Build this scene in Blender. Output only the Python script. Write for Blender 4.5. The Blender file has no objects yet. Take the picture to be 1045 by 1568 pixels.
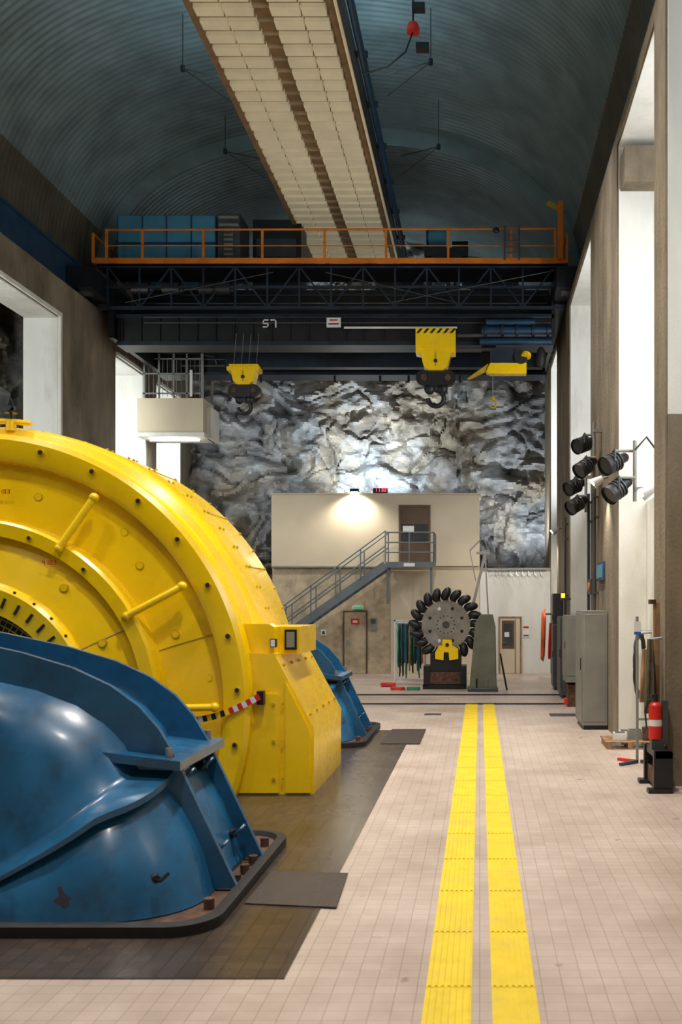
import bpy, bmesh, math, random
from mathutils import Vector, Matrix, noise
random.seed(7)
pi=math.pi
scene=bpy.context.scene
try:
    scene.view_settings.view_transform='Standard'
    scene.view_settings.look='None'
except Exception as e: print(e)

# ------------------------------------------------------------------ materials
def nt(name):
    m=bpy.data.materials.new(name); m.use_nodes=True
    t=m.node_tree; b=t.nodes['Principled BSDF']; return m,t,b
def link(t,a,b): t.links.new(a,b)
def mat(name,col,rough=0.5,metal=0.0,var=0.12,scale=3.0,bump=0.0,bscale=40.0,dirt=None,dirt_amt=0.5,dirt_scale=1.2,coat=0.0,stretch=(1,1,1),emit=None,estr=0,rvar=0.0,dpos=0.52,chips=None):
    m,t,b=nt(name)
    geo=t.nodes.new('ShaderNodeNewGeometry')
    mp=t.nodes.new('ShaderNodeMapping'); mp.inputs['Scale'].default_value=stretch
    link(t,geo.outputs['Position'],mp.inputs['Vector'])
    n=t.nodes.new('ShaderNodeTexNoise'); n.inputs['Scale'].default_value=scale; n.inputs['Detail'].default_value=6
    link(t,mp.outputs[0],n.inputs['Vector'])
    r=t.nodes.new('ShaderNodeValToRGB')
    c0=[max(0,c*(1-var*1.6)) for c in col]; c1=[min(1,c*(1+var)) for c in col]
    r.color_ramp.elements[0].position=0.3; r.color_ramp.elements[1].position=0.7
    r.color_ramp.elements[0].color=(*c0,1); r.color_ramp.elements[1].color=(*c1,1)
    link(t,n.outputs['Fac'],r.inputs[0])
    out=r.outputs[0]
    if dirt:
        n2=t.nodes.new('ShaderNodeTexNoise'); n2.inputs['Scale'].default_value=dirt_scale; n2.inputs['Detail'].default_value=9; n2.inputs['Roughness'].default_value=0.7
        link(t,mp.outputs[0],n2.inputs['Vector'])
        r2=t.nodes.new('ShaderNodeValToRGB'); r2.color_ramp.elements[0].position=dpos; r2.color_ramp.elements[1].position=dpos+.2
        r2.color_ramp.elements[0].color=(0,0,0,1); r2.color_ramp.elements[1].color=(dirt_amt,)*3+(1,)
        link(t,n2.outputs['Fac'],r2.inputs[0])
        mx=t.nodes.new('ShaderNodeMixRGB'); link(t,r2.outputs[0],mx.inputs[0]); link(t,out,mx.inputs[1]); mx.inputs[2].default_value=(*dirt,1)
        out=mx.outputs[0]
    if chips:
        n6=t.nodes.new('ShaderNodeTexNoise'); n6.inputs['Scale'].default_value=4.5; n6.inputs['Detail'].default_value=3; n6.inputs['Distortion'].default_value=.6
        link(t,geo.outputs['Position'],n6.inputs['Vector'])
        r6=t.nodes.new('ShaderNodeValToRGB'); r6.color_ramp.elements[0].position=0.735; r6.color_ramp.elements[1].position=0.75
        r6.color_ramp.elements[0].color=(0,0,0,1); r6.color_ramp.elements[1].color=(.85,.85,.85,1)
        link(t,n6.outputs['Fac'],r6.inputs[0])
        mx6=t.nodes.new('ShaderNodeMixRGB'); link(t,r6.outputs[0],mx6.inputs[0]); link(t,out,mx6.inputs[1]); mx6.inputs[2].default_value=(*chips,1)
        out=mx6.outputs[0]
    link(t,out,b.inputs['Base Color'])
    b.inputs['Roughness'].default_value=rough; b.inputs['Metallic'].default_value=metal
    if rvar:
        mr=t.nodes.new('ShaderNodeMapRange'); mr.inputs['To Min'].default_value=max(0,rough-rvar); mr.inputs['To Max'].default_value=rough+rvar
        n4=t.nodes.new('ShaderNodeTexNoise'); n4.inputs['Scale'].default_value=5; n4.inputs['Detail'].default_value=8
        link(t,geo.outputs['Position'],n4.inputs['Vector']); link(t,n4.outputs['Fac'],mr.inputs['Value']); link(t,mr.outputs[0],b.inputs['Roughness'])
    if coat: b.inputs['Coat Weight'].default_value=coat; b.inputs['Coat Roughness'].default_value=0.15
    if bump:
        n3=t.nodes.new('ShaderNodeTexNoise'); n3.inputs['Scale'].default_value=bscale; n3.inputs['Detail'].default_value=5
        link(t,geo.outputs['Position'],n3.inputs['Vector'])
        bp=t.nodes.new('ShaderNodeBump'); bp.inputs['Strength'].default_value=bump; bp.inputs['Distance'].default_value=0.02
        link(t,n3.outputs['Fac'],bp.inputs['Height']); link(t,bp.outputs[0],b.inputs['Normal'])
    if emit:
        b.inputs['Emission Color'].default_value=(*emit,1); b.inputs['Emission Strength'].default_value=estr
    return m

def tile_mat(name,c1,c2,mortar,size,rough,ms=0.005):
    m,t,b=nt(name)
    geo=t.nodes.new('ShaderNodeNewGeometry')
    br=t.nodes.new('ShaderNodeTexBrick'); br.offset=0; br.squash=1
    br.inputs['Scale'].default_value=1; br.inputs['Brick Width'].default_value=size; br.inputs['Row Height'].default_value=size
    br.inputs['Mortar Size'].default_value=ms; br.inputs['Mortar Smooth'].default_value=0.3
    br.inputs['Color1'].default_value=(*c1,1); br.inputs['Color2'].default_value=(*c2,1); br.inputs['Mortar'].default_value=(*mortar,1)
    link(t,geo.outputs['Position'],br.inputs['Vector'])
    n=t.nodes.new('ShaderNodeTexNoise'); n.inputs['Scale'].default_value=0.9; n.inputs['Detail'].default_value=9; n.inputs['Roughness'].default_value=0.65
    link(t,geo.outputs['Position'],n.inputs['Vector'])
    r=t.nodes.new('ShaderNodeValToRGB'); r.color_ramp.elements[0].position=0.3; r.color_ramp.elements[1].position=0.65
    r.color_ramp.elements[0].color=(0.72,0.68,0.64,1); r.color_ramp.elements[1].color=(1,1,1,1)
    link(t,n.outputs['Fac'],r.inputs[0])
    mx=t.nodes.new('ShaderNodeMixRGB'); mx.blend_type='MULTIPLY'; mx.inputs[0].default_value=1
    link(t,br.outputs['Color'],mx.inputs[1]); link(t,r.outputs[0],mx.inputs[2])
    n5=t.nodes.new('ShaderNodeTexNoise'); n5.inputs['Scale'].default_value=5; n5.inputs['Detail'].default_value=6
    link(t,geo.outputs['Position'],n5.inputs['Vector'])
    r5=t.nodes.new('ShaderNodeValToRGB'); r5.color_ramp.elements[0].position=0.68; r5.color_ramp.elements[1].position=0.74
    r5.color_ramp.elements[0].color=(1,1,1,1); r5.color_ramp.elements[1].color=(0.6,0.55,0.5,1)
    link(t,n5.outputs['Fac'],r5.inputs[0])
    mx2=t.nodes.new('ShaderNodeMixRGB'); mx2.blend_type='MULTIPLY'; mx2.inputs[0].default_value=1
    link(t,mx.outputs[0],mx2.inputs[1]); link(t,r5.outputs[0],mx2.inputs[2])
    link(t,mx2.outputs[0],b.inputs['Base Color'])
    mr=t.nodes.new('ShaderNodeMapRange'); mr.inputs['To Min'].default_value=rough-.1; mr.inputs['To Max'].default_value=rough+.12
    link(t,n.outputs['Fac'],mr.inputs['Value']); link(t,mr.outputs[0],b.inputs['Roughness'])
    bp=t.nodes.new('ShaderNodeBump'); bp.inputs['Strength'].default_value=0.3; bp.inputs['Distance'].default_value=0.004; bp.invert=True
    link(t,br.outputs['Fac'],bp.inputs['Height']); link(t,bp.outputs[0],b.inputs['Normal'])
    return m

def rock_mat(name):
    m,t,b=nt(name)
    geo=t.nodes.new('ShaderNodeNewGeometry')
    mp=t.nodes.new('ShaderNodeMapping'); mp.inputs['Rotation'].default_value=(0,.6,0); mp.inputs['Scale'].default_value=(1,1,1.7)
    link(t,geo.outputs['Position'],mp.inputs['Vector'])
    n=t.nodes.new('ShaderNodeTexNoise'); n.inputs['Scale'].default_value=0.8; n.inputs['Detail'].default_value=11; n.inputs['Roughness'].default_value=0.62; n.inputs['Distortion'].default_value=0.6
    link(t,mp.outputs[0],n.inputs['Vector'])
    r=t.nodes.new('ShaderNodeValToRGB'); e=r.color_ramp.elements
    e[0].position=0.36; e[0].color=(0.13,0.135,0.14,1); e[1].position=0.70; e[1].color=(0.52,0.54,0.55,1)
    x=e.new(0.46); x.color=(0.22,0.23,0.24,1); x=e.new(0.56); x.color=(0.31,0.32,0.33,1)
    link(t,n.outputs['Fac'],r.inputs[0])
    n2=t.nodes.new('ShaderNodeTexNoise'); n2.inputs['Scale'].default_value=0.4; n2.inputs['Detail'].default_value=6
    link(t,geo.outputs['Position'],n2.inputs['Vector'])
    r2=t.nodes.new('ShaderNodeValToRGB'); r2.color_ramp.elements[0].position=0.46; r2.color_ramp.elements[1].position=0.60
    r2.color_ramp.elements[0].color=(0,0,0,1); r2.color_ramp.elements[1].color=(0.9,0.9,0.9,1)
    link(t,n2.outputs['Fac'],r2.inputs[0])
    mx=t.nodes.new('ShaderNodeMixRGB'); mx.blend_type='MULTIPLY'; mx.inputs[2].default_value=(0.80,0.63,0.43,1)
    link(t,r2.outputs[0],mx.inputs[0]); link(t,r.outputs[0],mx.inputs[1])
    link(t,mx.outputs[0],b.inputs['Base Color']); b.inputs['Roughness'].default_value=0.5
    n3=t.nodes.new('ShaderNodeTexNoise'); n3.inputs['Scale'].default_value=3.5; n3.inputs['Detail'].default_value=10; n3.inputs['Roughness'].default_value=0.6
    link(t,mp.outputs[0],n3.inputs['Vector'])
    bp=t.nodes.new('ShaderNodeBump'); bp.inputs['Strength'].default_value=0.8; bp.inputs['Distance'].default_value=0.10
    link(t,n3.outputs['Fac'],bp.inputs['Height']); link(t,bp.outputs[0],b.inputs['Normal'])
    return m

M={}
M['tile']=tile_mat('floor_tile',(0.56,0.465,0.40),(0.51,0.42,0.36),(0.34,0.27,0.23),0.125,0.36,ms=.003)
M['dtile']=tile_mat('brown_tile',(0.075,0.055,0.042),(0.052,0.04,0.032),(0.02,0.017,0.014),0.125,0.25,ms=.003)
M['strip']=mat('tactile_yellow',(0.76,0.56,0.02),0.5,var=0.08,scale=6,dirt=(0.45,0.33,0.10),dirt_amt=0.6,dirt_scale=3)
M['yellow']=mat('yellow_paint',(0.92,0.60,0.0),0.28,var=0.05,scale=1.5,coat=0.3,dirt=(0.55,0.34,0.01),dirt_amt=0.28,dirt_scale=2,rvar=.1,dpos=.55)
M['yellow2']=mat('yellow_paint_dull',(0.50,0.33,0.01),0.4,var=0.15,scale=4)
M['blue']=mat('blue_paint',(0.015,0.108,0.235),0.30,var=0.2,scale=2,coat=0.2,dirt=(0.012,0.035,0.06),dirt_amt=0.8,dirt_scale=3.2,rvar=.15,dpos=.52,chips=(.05,.03,.025))
M['dblue']=mat('dark_blue_steel',(0.008,0.04,0.09),0.4,var=0.2)
M['cab']=mat('blue_grey_cabinet',(0.06,0.24,0.38),0.4,var=0.08)
M['black']=mat('black_steel',(0.008,0.009,0.012),0.42,var=0.3)
M['rubber']=mat('black_rubber',(0.012,0.012,0.012),0.55,var=0.2,scale=10)
M['navy']=mat('crane_navy',(0.010,0.020,0.036),0.42,var=0.3)
M['orange']=mat('orange_paint',(0.62,0.17,0.01),0.45,var=0.15)
M['steel']=mat('steel',(0.42,0.43,0.44),0.32,0.9,var=0.15,scale=5)
M['alu']=mat('aluminium',(0.62,0.63,0.65),0.35,0.8,var=0.08)
M['dgrey']=mat('dark_grey_paint',(0.05,0.055,0.06),0.45,var=0.15)
M['grey']=mat('grey_cabinet',(0.22,0.22,0.20),0.42,var=0.08)
M['stairgrey']=mat('stair_grey',(0.12,0.15,0.17),0.45,var=0.12)
M['wall']=mat('concrete_beige',(0.25,0.205,0.145),0.85,var=0.2,scale=1.4,bump=0.6,bscale=18,dirt=(0.10,0.078,0.05),dirt_amt=0.85,dirt_scale=0.9,stretch=(1,1,0.4),dpos=.44)
M['white']=mat('white_plaster',(0.72,0.72,0.68),0.8,var=0.06,scale=2,bump=0.15,bscale=30,dirt=(0.45,0.42,0.34),dirt_amt=0.6,dirt_scale=1.5,stretch=(1,1,.3))
M['build']=mat('building_beige',(0.58,0.50,0.37),0.75,var=0.05,scale=1)
M['stone']=mat('painted_stone',(0.50,0.41,0.28),0.8,var=0.2,scale=2.5,bump=0.8,bscale=8,dirt=(0.24,0.17,0.10),dirt_amt=0.8,dirt_scale=2)
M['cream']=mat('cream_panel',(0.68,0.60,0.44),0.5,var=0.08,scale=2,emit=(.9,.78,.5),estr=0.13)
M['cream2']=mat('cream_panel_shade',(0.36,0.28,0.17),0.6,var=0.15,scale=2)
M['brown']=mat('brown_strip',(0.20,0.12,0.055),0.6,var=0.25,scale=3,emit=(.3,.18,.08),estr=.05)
M['vault']=mat('vault_sheet',(0.21,0.275,0.285),0.34,0.35,var=0.15,scale=1.3,dirt=(0.09,0.11,0.11),dirt_amt=0.6,dirt_scale=0.5)
M['vaultshade']=mat('vault_sheet_shaded',(0.10,0.085,0.058),0.45,0.2,var=0.2,scale=1.3,dirt=(0.05,0.05,0.045),dirt_amt=0.6,dirt_scale=0.7)  # same sheeting, shade below the uplight cutoff painted into a darker tan
M['red']=mat('red_paint',(0.62,0.02,0.015),0.35,var=0.1)
M['green']=mat('green_hose',(0.01,0.22,0.12),0.5,var=0.2)
M['ohose']=mat('orange_hose',(0.75,0.13,0.03),0.5,var=0.2)
M['bhose']=mat('blue_hose',(0.02,0.10,0.4),0.5,var=0.2)
M['wood']=mat('wood',(0.30,0.18,0.09),0.7,var=0.3,scale=12,stretch=(1,1,.2))
M['dbrown']=mat('dark_brown_door',(0.10,0.06,0.035),0.5,var=0.15)
M['glass']=mat('dark_glass',(0.05,0.055,0.06),0.12,var=0.1)
M['label']=mat('white_label',(0.70,0.71,0.71),0.5,var=0.04)
M['rust']=mat('rust',(0.10,0.045,0.025),0.8,var=0.4,scale=10)
M['mat']=mat('rubber_mat',(0.05,0.038,0.034),0.4,var=0.2,scale=20,bump=0.5,bscale=80)
M['rledon']=mat('red_led',(0.9,0.05,0.05),0.5,emit=(1,0.04,0.06),estr=4)
M['gled']=mat('green_exit',(0.05,0.5,0.2),0.5,emit=(0.05,0.8,0.3),estr=0.2)
M['bulb']=mat('lamp_glass',(1,1,0.95),0.4,emit=(1,0.96,0.85),estr=20)
M['olive']=mat('olive_cloth',(0.07,0.06,0.035),0.9,var=0.3,scale=9)
M['ggreen']=mat('grey_green_paint',(0.14,0.14,0.10),0.5,var=0.15)
M['rock']=rock_mat('rock')

# ------------------------------------------------------------------ builder
class B:
    def __init__(s): s.v=[];s.f=[];s.m=[];s.mats=[]
    def mi(s,m):
        if m not in s.mats: s.mats.append(m)
        return s.mats.index(m)
    def add(s,vs,fs,m):
        o=len(s.v); k=s.mi(m)
        s.v+= [tuple(v) for v in vs]
        for f in fs: s.f.append(tuple(i+o for i in f)); s.m.append(k)
    def box(s,x0,x1,y0,y1,z0,z1,m,rot=None,piv=None):
        if x0>x1:x0,x1=x1,x0
        if y0>y1:y0,y1=y1,y0
        if z0>z1:z0,z1=z1,z0
        vs=[Vector((x,y,z)) for z in (z0,z1) for y in (y0,y1) for x in (x0,x1)]
        if rot is not None:
            c=Vector(piv) if piv else Vector(((x0+x1)/2,(y0+y1)/2,(z0+z1)/2))
            vs=[c+rot@(v-c) for v in vs]
        s.add(vs,[(0,2,3,1),(4,5,7,6),(0,1,5,4),(2,6,7,3),(0,4,6,2),(1,3,7,5)],m)
    def beam(s,p0,p1,w,h,m,up=(0,0,1)):
        p0=Vector(p0);p1=Vector(p1);d=(p1-p0).normalized();u=Vector(up)
        if abs(d.dot(u))>0.98: u=Vector((0,1,0))
        sd=d.cross(u).normalized(); u=sd.cross(d)
        vs=[p+sd*a*w/2+u*b*h/2 for p in (p0,p1) for a,b in ((-1,-1),(1,-1),(1,1),(-1,1))]
        s.add(vs,[(0,3,2,1),(4,5,6,7),(0,1,5,4),(1,2,6,5),(2,3,7,6),(3,0,4,7)],m)
    def cyl(s,p0,p1,r,m,seg=12,r2=None,cap=True):
        p0=Vector(p0);p1=Vector(p1);d=(p1-p0).normalized();r2=r if r2 is None else r2
        u=Vector((0,0,1)) if abs(d.z)<0.9 else Vector((1,0,0))
        a=d.cross(u).normalized();b=d.cross(a)
        vs=[];
        for p,rr in((p0,r),(p1,r2)):
            for i in range(seg):
                t=2*pi*i/seg; vs.append(p+a*rr*math.cos(t)+b*rr*math.sin(t))
        fs=[(i,(i+1)%seg,seg+(i+1)%seg,seg+i) for i in range(seg)]
        if cap: fs+= [tuple(reversed(range(seg))),tuple(range(seg,2*seg))]
        s.add(vs,fs,m)
    def tube(s,pts,r,m,seg=8,closed=False):
        pts=[Vector(p) for p in pts];n=len(pts);vs=[];fs=[]
        pa=None
        for i,p in enumerate(pts):
            if closed: d=pts[(i+1)%n]-pts[i-1]
            else: d=pts[min(i+1,n-1)]-pts[max(i-1,0)]
            d.normalize()
            if pa is None:
                u=Vector((0,0,1)) if abs(d.z)<0.9 else Vector((1,0,0)); a=d.cross(u).normalized()
            else: a=(pa-d*pa.dot(d)).normalized()
            pa=a;b=d.cross(a)
            for k in range(seg):
                t=2*pi*k/seg; vs.append(p+a*r*math.cos(t)+b*r*math.sin(t))
        for i in range(n if closed else n-1):
            j=(i+1)%n
            for k in range(seg):
                l=(k+1)%seg; fs.append((i*seg+k,i*seg+l,j*seg+l,j*seg+k))
        if not closed: fs+=[tuple(reversed(range(seg))),tuple(range((n-1)*seg,n*seg))]
        s.add(vs,fs,m)
    def prism(s,poly,axis,a0,a1,m):
        n=len(poly)
        def mk(p,a):
            return {'Y':(p[0],a,p[1]),'X':(a,p[0],p[1]),'Z':(p[0],p[1],a)}[axis]
        vs=[mk(p,a0) for p in poly]+[mk(p,a1) for p in poly]
        fs=[(i,(i+1)%n,n+(i+1)%n,n+i) for i in range(n)]+[tuple(reversed(range(n))),tuple(range(n,2*n))]
        s.add(vs,fs,m)
    def revolve(s,prof,cx,cz,m,seg=96):
        vs=[];fs=[];n=len(prof)
        for i in range(seg):
            t=2*pi*i/seg
            for r,y in prof: vs.append((cx+r*math.cos(t),y,cz+r*math.sin(t)))
        for i in range(seg):
            j=(i+1)%seg
            for k in range(n-1): fs.append((i*n+k,j*n+k,j*n+k+1,i*n+k+1))
        s.add(vs,fs,m)
    def loft(s,rings,m,cap0=False,cap1=True):
        n=len(rings[0]);vs=[p for r in rings for p in r];fs=[]
        for i in range(len(rings)-1):
            for k in range(n):
                l=(k+1)%n; fs.append((i*n+k,i*n+l,(i+1)*n+l,(i+1)*n+k))
        if cap0: fs.append(tuple(reversed(range(n))))
        if cap1: fs.append(tuple(range((len(rings)-1)*n,len(rings)*n)))
        s.add(vs,fs,m)
    def ell(s,c,rx,ry,rz,m,rot=None,su=14,sv=8):
        c=Vector(c);vs=[];fs=[]
        for j in range(sv+1):
            ph=-pi/2+pi*j/sv
            for i in range(su):
                t=2*pi*i/su; v=Vector((rx*math.cos(ph)*math.cos(t),ry*math.cos(ph)*math.sin(t),rz*math.sin(ph)))
                if rot is not None: v=rot@v
                vs.append(c+v)
        for j in range(sv):
            for i in range(su):
                l=(i+1)%su; fs.append((j*su+i,j*su+l,(j+1)*su+l,(j+1)*su+i))
        s.add(vs,fs,m)
    def seg7(s,ch,x,y,z,w,h,t,m,th=0.01):
        S={'0':'abcdef','1':'bc','2':'abged','3':'abgcd','4':'fgbc','5':'afgcd','7':'abc'}[ch]
        R={'a':(0,w,h-t,h),'b':(w-t,w,h/2,h),'c':(w-t,w,0,h/2),'d':(0,w,0,t),'e':(0,t,0,h/2),'f':(0,t,h/2,h),'g':(0,w,h/2-t/2,h/2+t/2)}
        for k in S:
            a=R[k]; s.box(x+a[0],x+a[1],y-th,y,z+a[2],z+a[3],m)
    def make(s,name,bevel=0,clip=None,sharp=35,smooth=True,recalc=True):
        me=bpy.data.meshes.new(name)
        vs=[Vector(v) for v in s.v]
        mn=[min(v[i] for v in vs) for i in range(3)];mx=[max(v[i] for v in vs) for i in range(3)]
        o=Vector(((mn[0]+mx[0])/2,(mn[1]+mx[1])/2,mn[2] if clip is None else clip))
        me.from_pydata([v-o for v in vs],[],s.f)
        for m in s.mats: me.materials.append(m)
        me.polygons.foreach_set('material_index',s.m)
        bm=bmesh.new(); bm.from_mesh(me)
        if clip is not None:
            bmesh.ops.bisect_plane(bm,geom=bm.verts[:]+bm.edges[:]+bm.faces[:],plane_co=(0,0,0.0),plane_no=(0,0,1),clear_inner=True)
        if recalc: bmesh.ops.recalc_face_normals(bm,faces=bm.faces[:])
        for f in bm.faces: f.smooth=smooth
        bm.to_mesh(me);bm.free()
        if smooth: me.set_sharp_from_angle(angle=math.radians(sharp))
        ob=bpy.data.objects.new(name,me); ob.location=o
        scene.collection.objects.link(ob)
        if bevel:
            bv=ob.modifiers.new('bevel','BEVEL');bv.width=bevel;bv.segments=2;bv.limit_method='ANGLE';bv.angle_limit=math.radians(40);bv.harden_normals=False
        return ob

LX=-10.4; RX=2.35; H=2.3
# ------------------------------------------------------------------ floor
b=B(); b.box(-12.6,4.4,-4,36.6,-0.3,0,M['tile']); b.make('floor')
b=B()
b.box(LX+.05,-1.2,6.1,18.1,0.002,0.008,M['dtile']); b.make('brown_floor_covering')
for (x0,x1) in ((-0.322,-0.047),(0.0715,0.333)):
    b=B(); y=-2.0
    while y<22.3:
        b.box(x0,x1,y,y+0.995-0.008,0.001,0.006,M['strip'])
        for i in range(7):
            xx=x0+0.02+(x1-x0-0.04)*i/6
            b.box(xx-0.009,xx+0.009,y+0.01,y+0.975,0.006,0.013,M['strip'])
        y+=0.995
    b.make('tactile_floor_strip')
for yy in (22.9,25.2):
    b=B(); b.box(LX+.1,RX-.1,yy-0.16,yy+0.16,0.001,0.006,M['dgrey'])
    b.box(LX+.1,RX-.1,yy-0.04,yy+0.04,0.006,0.02,M['black']); b.box(LX+.1,RX-.1,yy+0.07,yy+0.1,0.006,0.014,M['steel']); b.make('floor_rail')
b=B(); b.prism([(-1.80,7.6),(-1.08,7.5),(-1.12,8.45),(-1.78,8.5)],'Z',0.009,0.02,M['mat']); b.make('rubber_mat',bevel=0.003)
b=B(); b.prism([(-1.62,16.3),(-0.98,16.3),(-0.98,18.2),(-1.6,18.2)],'Z',0.009,0.02,M['mat']); b.make('rubber_mat',bevel=0.003)
b=B(); b.box(-1.15,-.8,20.6,20.9,0.001,0.006,M['dgrey']); b.box(1.45,2.0,20.4,20.9,0.001,0.006,M['dgrey']); b.make('floor_hatch')

# ------------------------------------------------------------------ walls
def wall(name,xa,xb,ops,top,hasinfill,fx):
    b=B(); ys=-4.0
    for idx,(y0,y1,sill) in enumerate(ops):
        b.box(xa,xb,ys,y0,0,top,M['wall'])
        b.box(xa,xb,y0,y1,fx,top,M['wall'])
        low=M['wall'] if idx==0 else M['white']
        if hasinfill: b.box(xa+0.5,xb,y0,y1,0,sill,low)
        else: b.box(xa,xb,y0,y1,0,sill,M['wall'])
        xs=(xa+0.03,xb-0.0) if not hasinfill else (xa+0.0,xb)
        b.box(xs[0]+(0.03 if hasinfill else 0),xs[1]-(0 if hasinfill else 0.03),y1-0.04,y1+0.0,sill,fx,M['white'])
        if hasinfill: b.box(xa+0.03,xa+.5,y1-0.04,y1,0,sill,low)
        b.box(xs[0]+.03,xs[1]-.03,y0,y0+0.04,sill,fx,M['white'])
        b.box(xs[0]+.03,xs[1]-.03,y0,y1-.04,fx-0.04,fx,M['white'])
        ys=y1
    b.box(xa,xb,ys,36.6,0,top,M['wall'])
    return b
LO=[(9,14,3.0),(19.5,24.6,3.0),(28.4,30.8,3.0),(32.0,34.4,3.0)]
b=wall('wall_left',-11.3,LX,LO,10.35,False,9.4)
b.box(-11.3,-10.9,-4,36.6,10.35,11.5,M['wall'])
for y0,y1,s_ in LO:
    b.beam((LX-.0,y1+.02,s_),(LX,y1+.02,9.45),0.10,0.10,M['white'])
    b.beam((LX,y0,9.45),(LX,y1+.05,9.45),0.12,0.10,M['white'])
b.make('wall_left')
RO=[(6,12.6,4.7),(13.4,17.05,4.05),(21.07,26.1,4.9),(30.3,33.2,5.6)]
b=wall('wall_right',RX,3.3,RO,10.35,True,10.15)
b.box(2.85,3.3,-4,36.6,10.35,11.5,M['wall'])
b.box(2.42,3.25,16.6,17.0,9.35,9.95,M['wall'])
b.make('wall_right')
b=B(); b.box(4.2,4.4,-4,36.6,0,11.5,M['white']); b.make('wall_right_outer')
b=B(); b.box(-11.3,3.3,-4.3,-4,0,16.2,M['build']); b.make('wall_rear')

def rock(name,axis,base,a0,a1,z0,z1,step,amp,sgn):
    na=int((a1-a0)/step);nz=int((z1-z0)/step);vs=[];fs=[]
    sd=3.1 if axis=='Y' else 9.2
    def cells(p):
        d,c=noise.voronoi(p)
        q=c[0]; rnd=noise.cell_vector(q*7.3+Vector((.1,.2,.3)))
        dl=(p-q)
        # fade out at cell borders so that facets meet without cliffs
        k=min(1,(d[1]-d[0])*5)
        return ((rnd.z-.5)*.9+ dl.x*(rnd.x-.5)*2.4+dl.y*(rnd.y-.5)*2.4)*k
    for j in range(nz+1):
        for i in range(na+1):
            a=a0+i*step;z=z0+j*step
            q=Vector((a*0.8+z*.45,z*1.1-a*.35,sd))
            w=Vector((noise.noise(q*.7),noise.noise(q*.7+Vector((5,5,5))),0))*0.8
            h=.35+cells(q*.42+w)*.8+cells(q*1.0+w*1.3)*.42+cells(q*2.5+w)*.14+noise.fractal(q*.8,0.8,2.1,3)*.35+noise.fractal(q*3,0.8,2.1,4)*.09-(1-abs(noise.noise(q*1.1+w)))**14*.28
            off=sgn*amp*h
            vs.append((a,base-off,z) if axis=='Y' else (base+off,a,z))
    for j in range(nz):
        for i in range(na):
            k=j*(na+1)+i; fs.append((k,k+1,k+na+2,k+na+1))
    b=B();b.add(vs,fs,M['rock']);return b.make(name,sharp=25,recalc=False)
rock('rock_wall_end','Y',36.2,-13,4.4,0,16.4,0.07,0.8,1)
rock('rock_wall_side','X',-12.7,-3,34.9,0,12,0.14,0.55,1)

# ------------------------------------------------------------------ ceiling vault
def vault(b,cx,hw,z0,rise,ya,yb,amp,per,seg=56):
    ny=int((yb-ya)/(per/4));vs=[];hi=[];lo=[]
    ex=0.86
    for i in range(ny+1):
        y=ya+(yb-ya)*i/ny; ph=[0,1,1,0][i%4]
        for k in range(seg+1):
            t=pi*k/seg; c=math.cos(t);s_=math.sin(t)
            vs.append((cx-(hw-amp*ph)*math.copysign(abs(c)**ex,c),y,z0+(rise-amp*ph)*abs(s_)**ex))
    cut=[k for k in range(seg) if z0+rise*abs(math.sin(pi*(k+.5)/seg))**ex<12.75]  # rows low on the vault that take the painted shade
    for i in range(ny):
        for k in range(seg):
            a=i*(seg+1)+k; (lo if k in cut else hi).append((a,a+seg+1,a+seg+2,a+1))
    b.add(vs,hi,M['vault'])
    o=len(b.v)-len(vs); k2=b.mi(M['vaultshade'])
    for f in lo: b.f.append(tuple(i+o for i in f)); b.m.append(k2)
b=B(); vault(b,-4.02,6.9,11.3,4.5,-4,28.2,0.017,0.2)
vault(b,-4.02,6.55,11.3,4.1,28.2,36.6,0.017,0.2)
vs=[];fs=[]
for k in range(57):
    t=pi*k/56;c=math.cos(t);s_=math.sin(t)
    for hw,ri in ((7.0,4.6),(6.5,4.05)):
        vs.append((-4.02-hw*math.copysign(abs(c)**.86,c),28.2,11.3+ri*abs(s_)**.86))
for k in range(56): fs.append((2*k,2*k+1,2*k+3,2*k+2))
b.add(vs,fs,M['vault'])
b.make('ceiling',sharp=50,recalc=False)

# luminous ceiling strip
b=B(); PX0,PX1,PZ=-5.4,-2.6,13.3
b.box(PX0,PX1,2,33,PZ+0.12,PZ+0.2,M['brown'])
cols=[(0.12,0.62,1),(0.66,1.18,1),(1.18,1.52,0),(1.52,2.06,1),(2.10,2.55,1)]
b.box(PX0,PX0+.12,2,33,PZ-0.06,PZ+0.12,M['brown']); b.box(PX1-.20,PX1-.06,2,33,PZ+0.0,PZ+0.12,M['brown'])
b.box(PX1-.06,PX1,2,33,PZ-0.06,PZ+0.12,M['cream'])
y=2.1
while y<32.6:
    for c0,c1,k in cols:
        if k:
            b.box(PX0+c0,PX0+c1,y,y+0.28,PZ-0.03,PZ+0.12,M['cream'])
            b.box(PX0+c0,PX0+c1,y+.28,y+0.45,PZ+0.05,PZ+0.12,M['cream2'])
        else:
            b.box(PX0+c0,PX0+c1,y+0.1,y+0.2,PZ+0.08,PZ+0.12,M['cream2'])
    y+=0.45
for xx in (PX0+.2,PX1-.2):
    for yy in range(4,33,4): b.cyl((xx,yy,PZ+.2),(xx,yy,15.4),0.015,M['steel'],6)
    b.box(xx-.12,xx+.12,3,24,PZ+.2,PZ+.24,M['dgrey'])
b.make('suspended_ceiling_panel')
b=B(); b.tube([(-2.35,2,13.25),(-2.35,33,13.25)],0.075,M['dblue'],10); b.box(-2.58,-2.48,2,33,13.2,13.42,M['navy'])
for yy in range(4,33,2): b.box(-2.5,-2.25,yy,yy+.05,13.3,13.42,M['black'])
b.make('ceiling_pipe')
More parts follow.
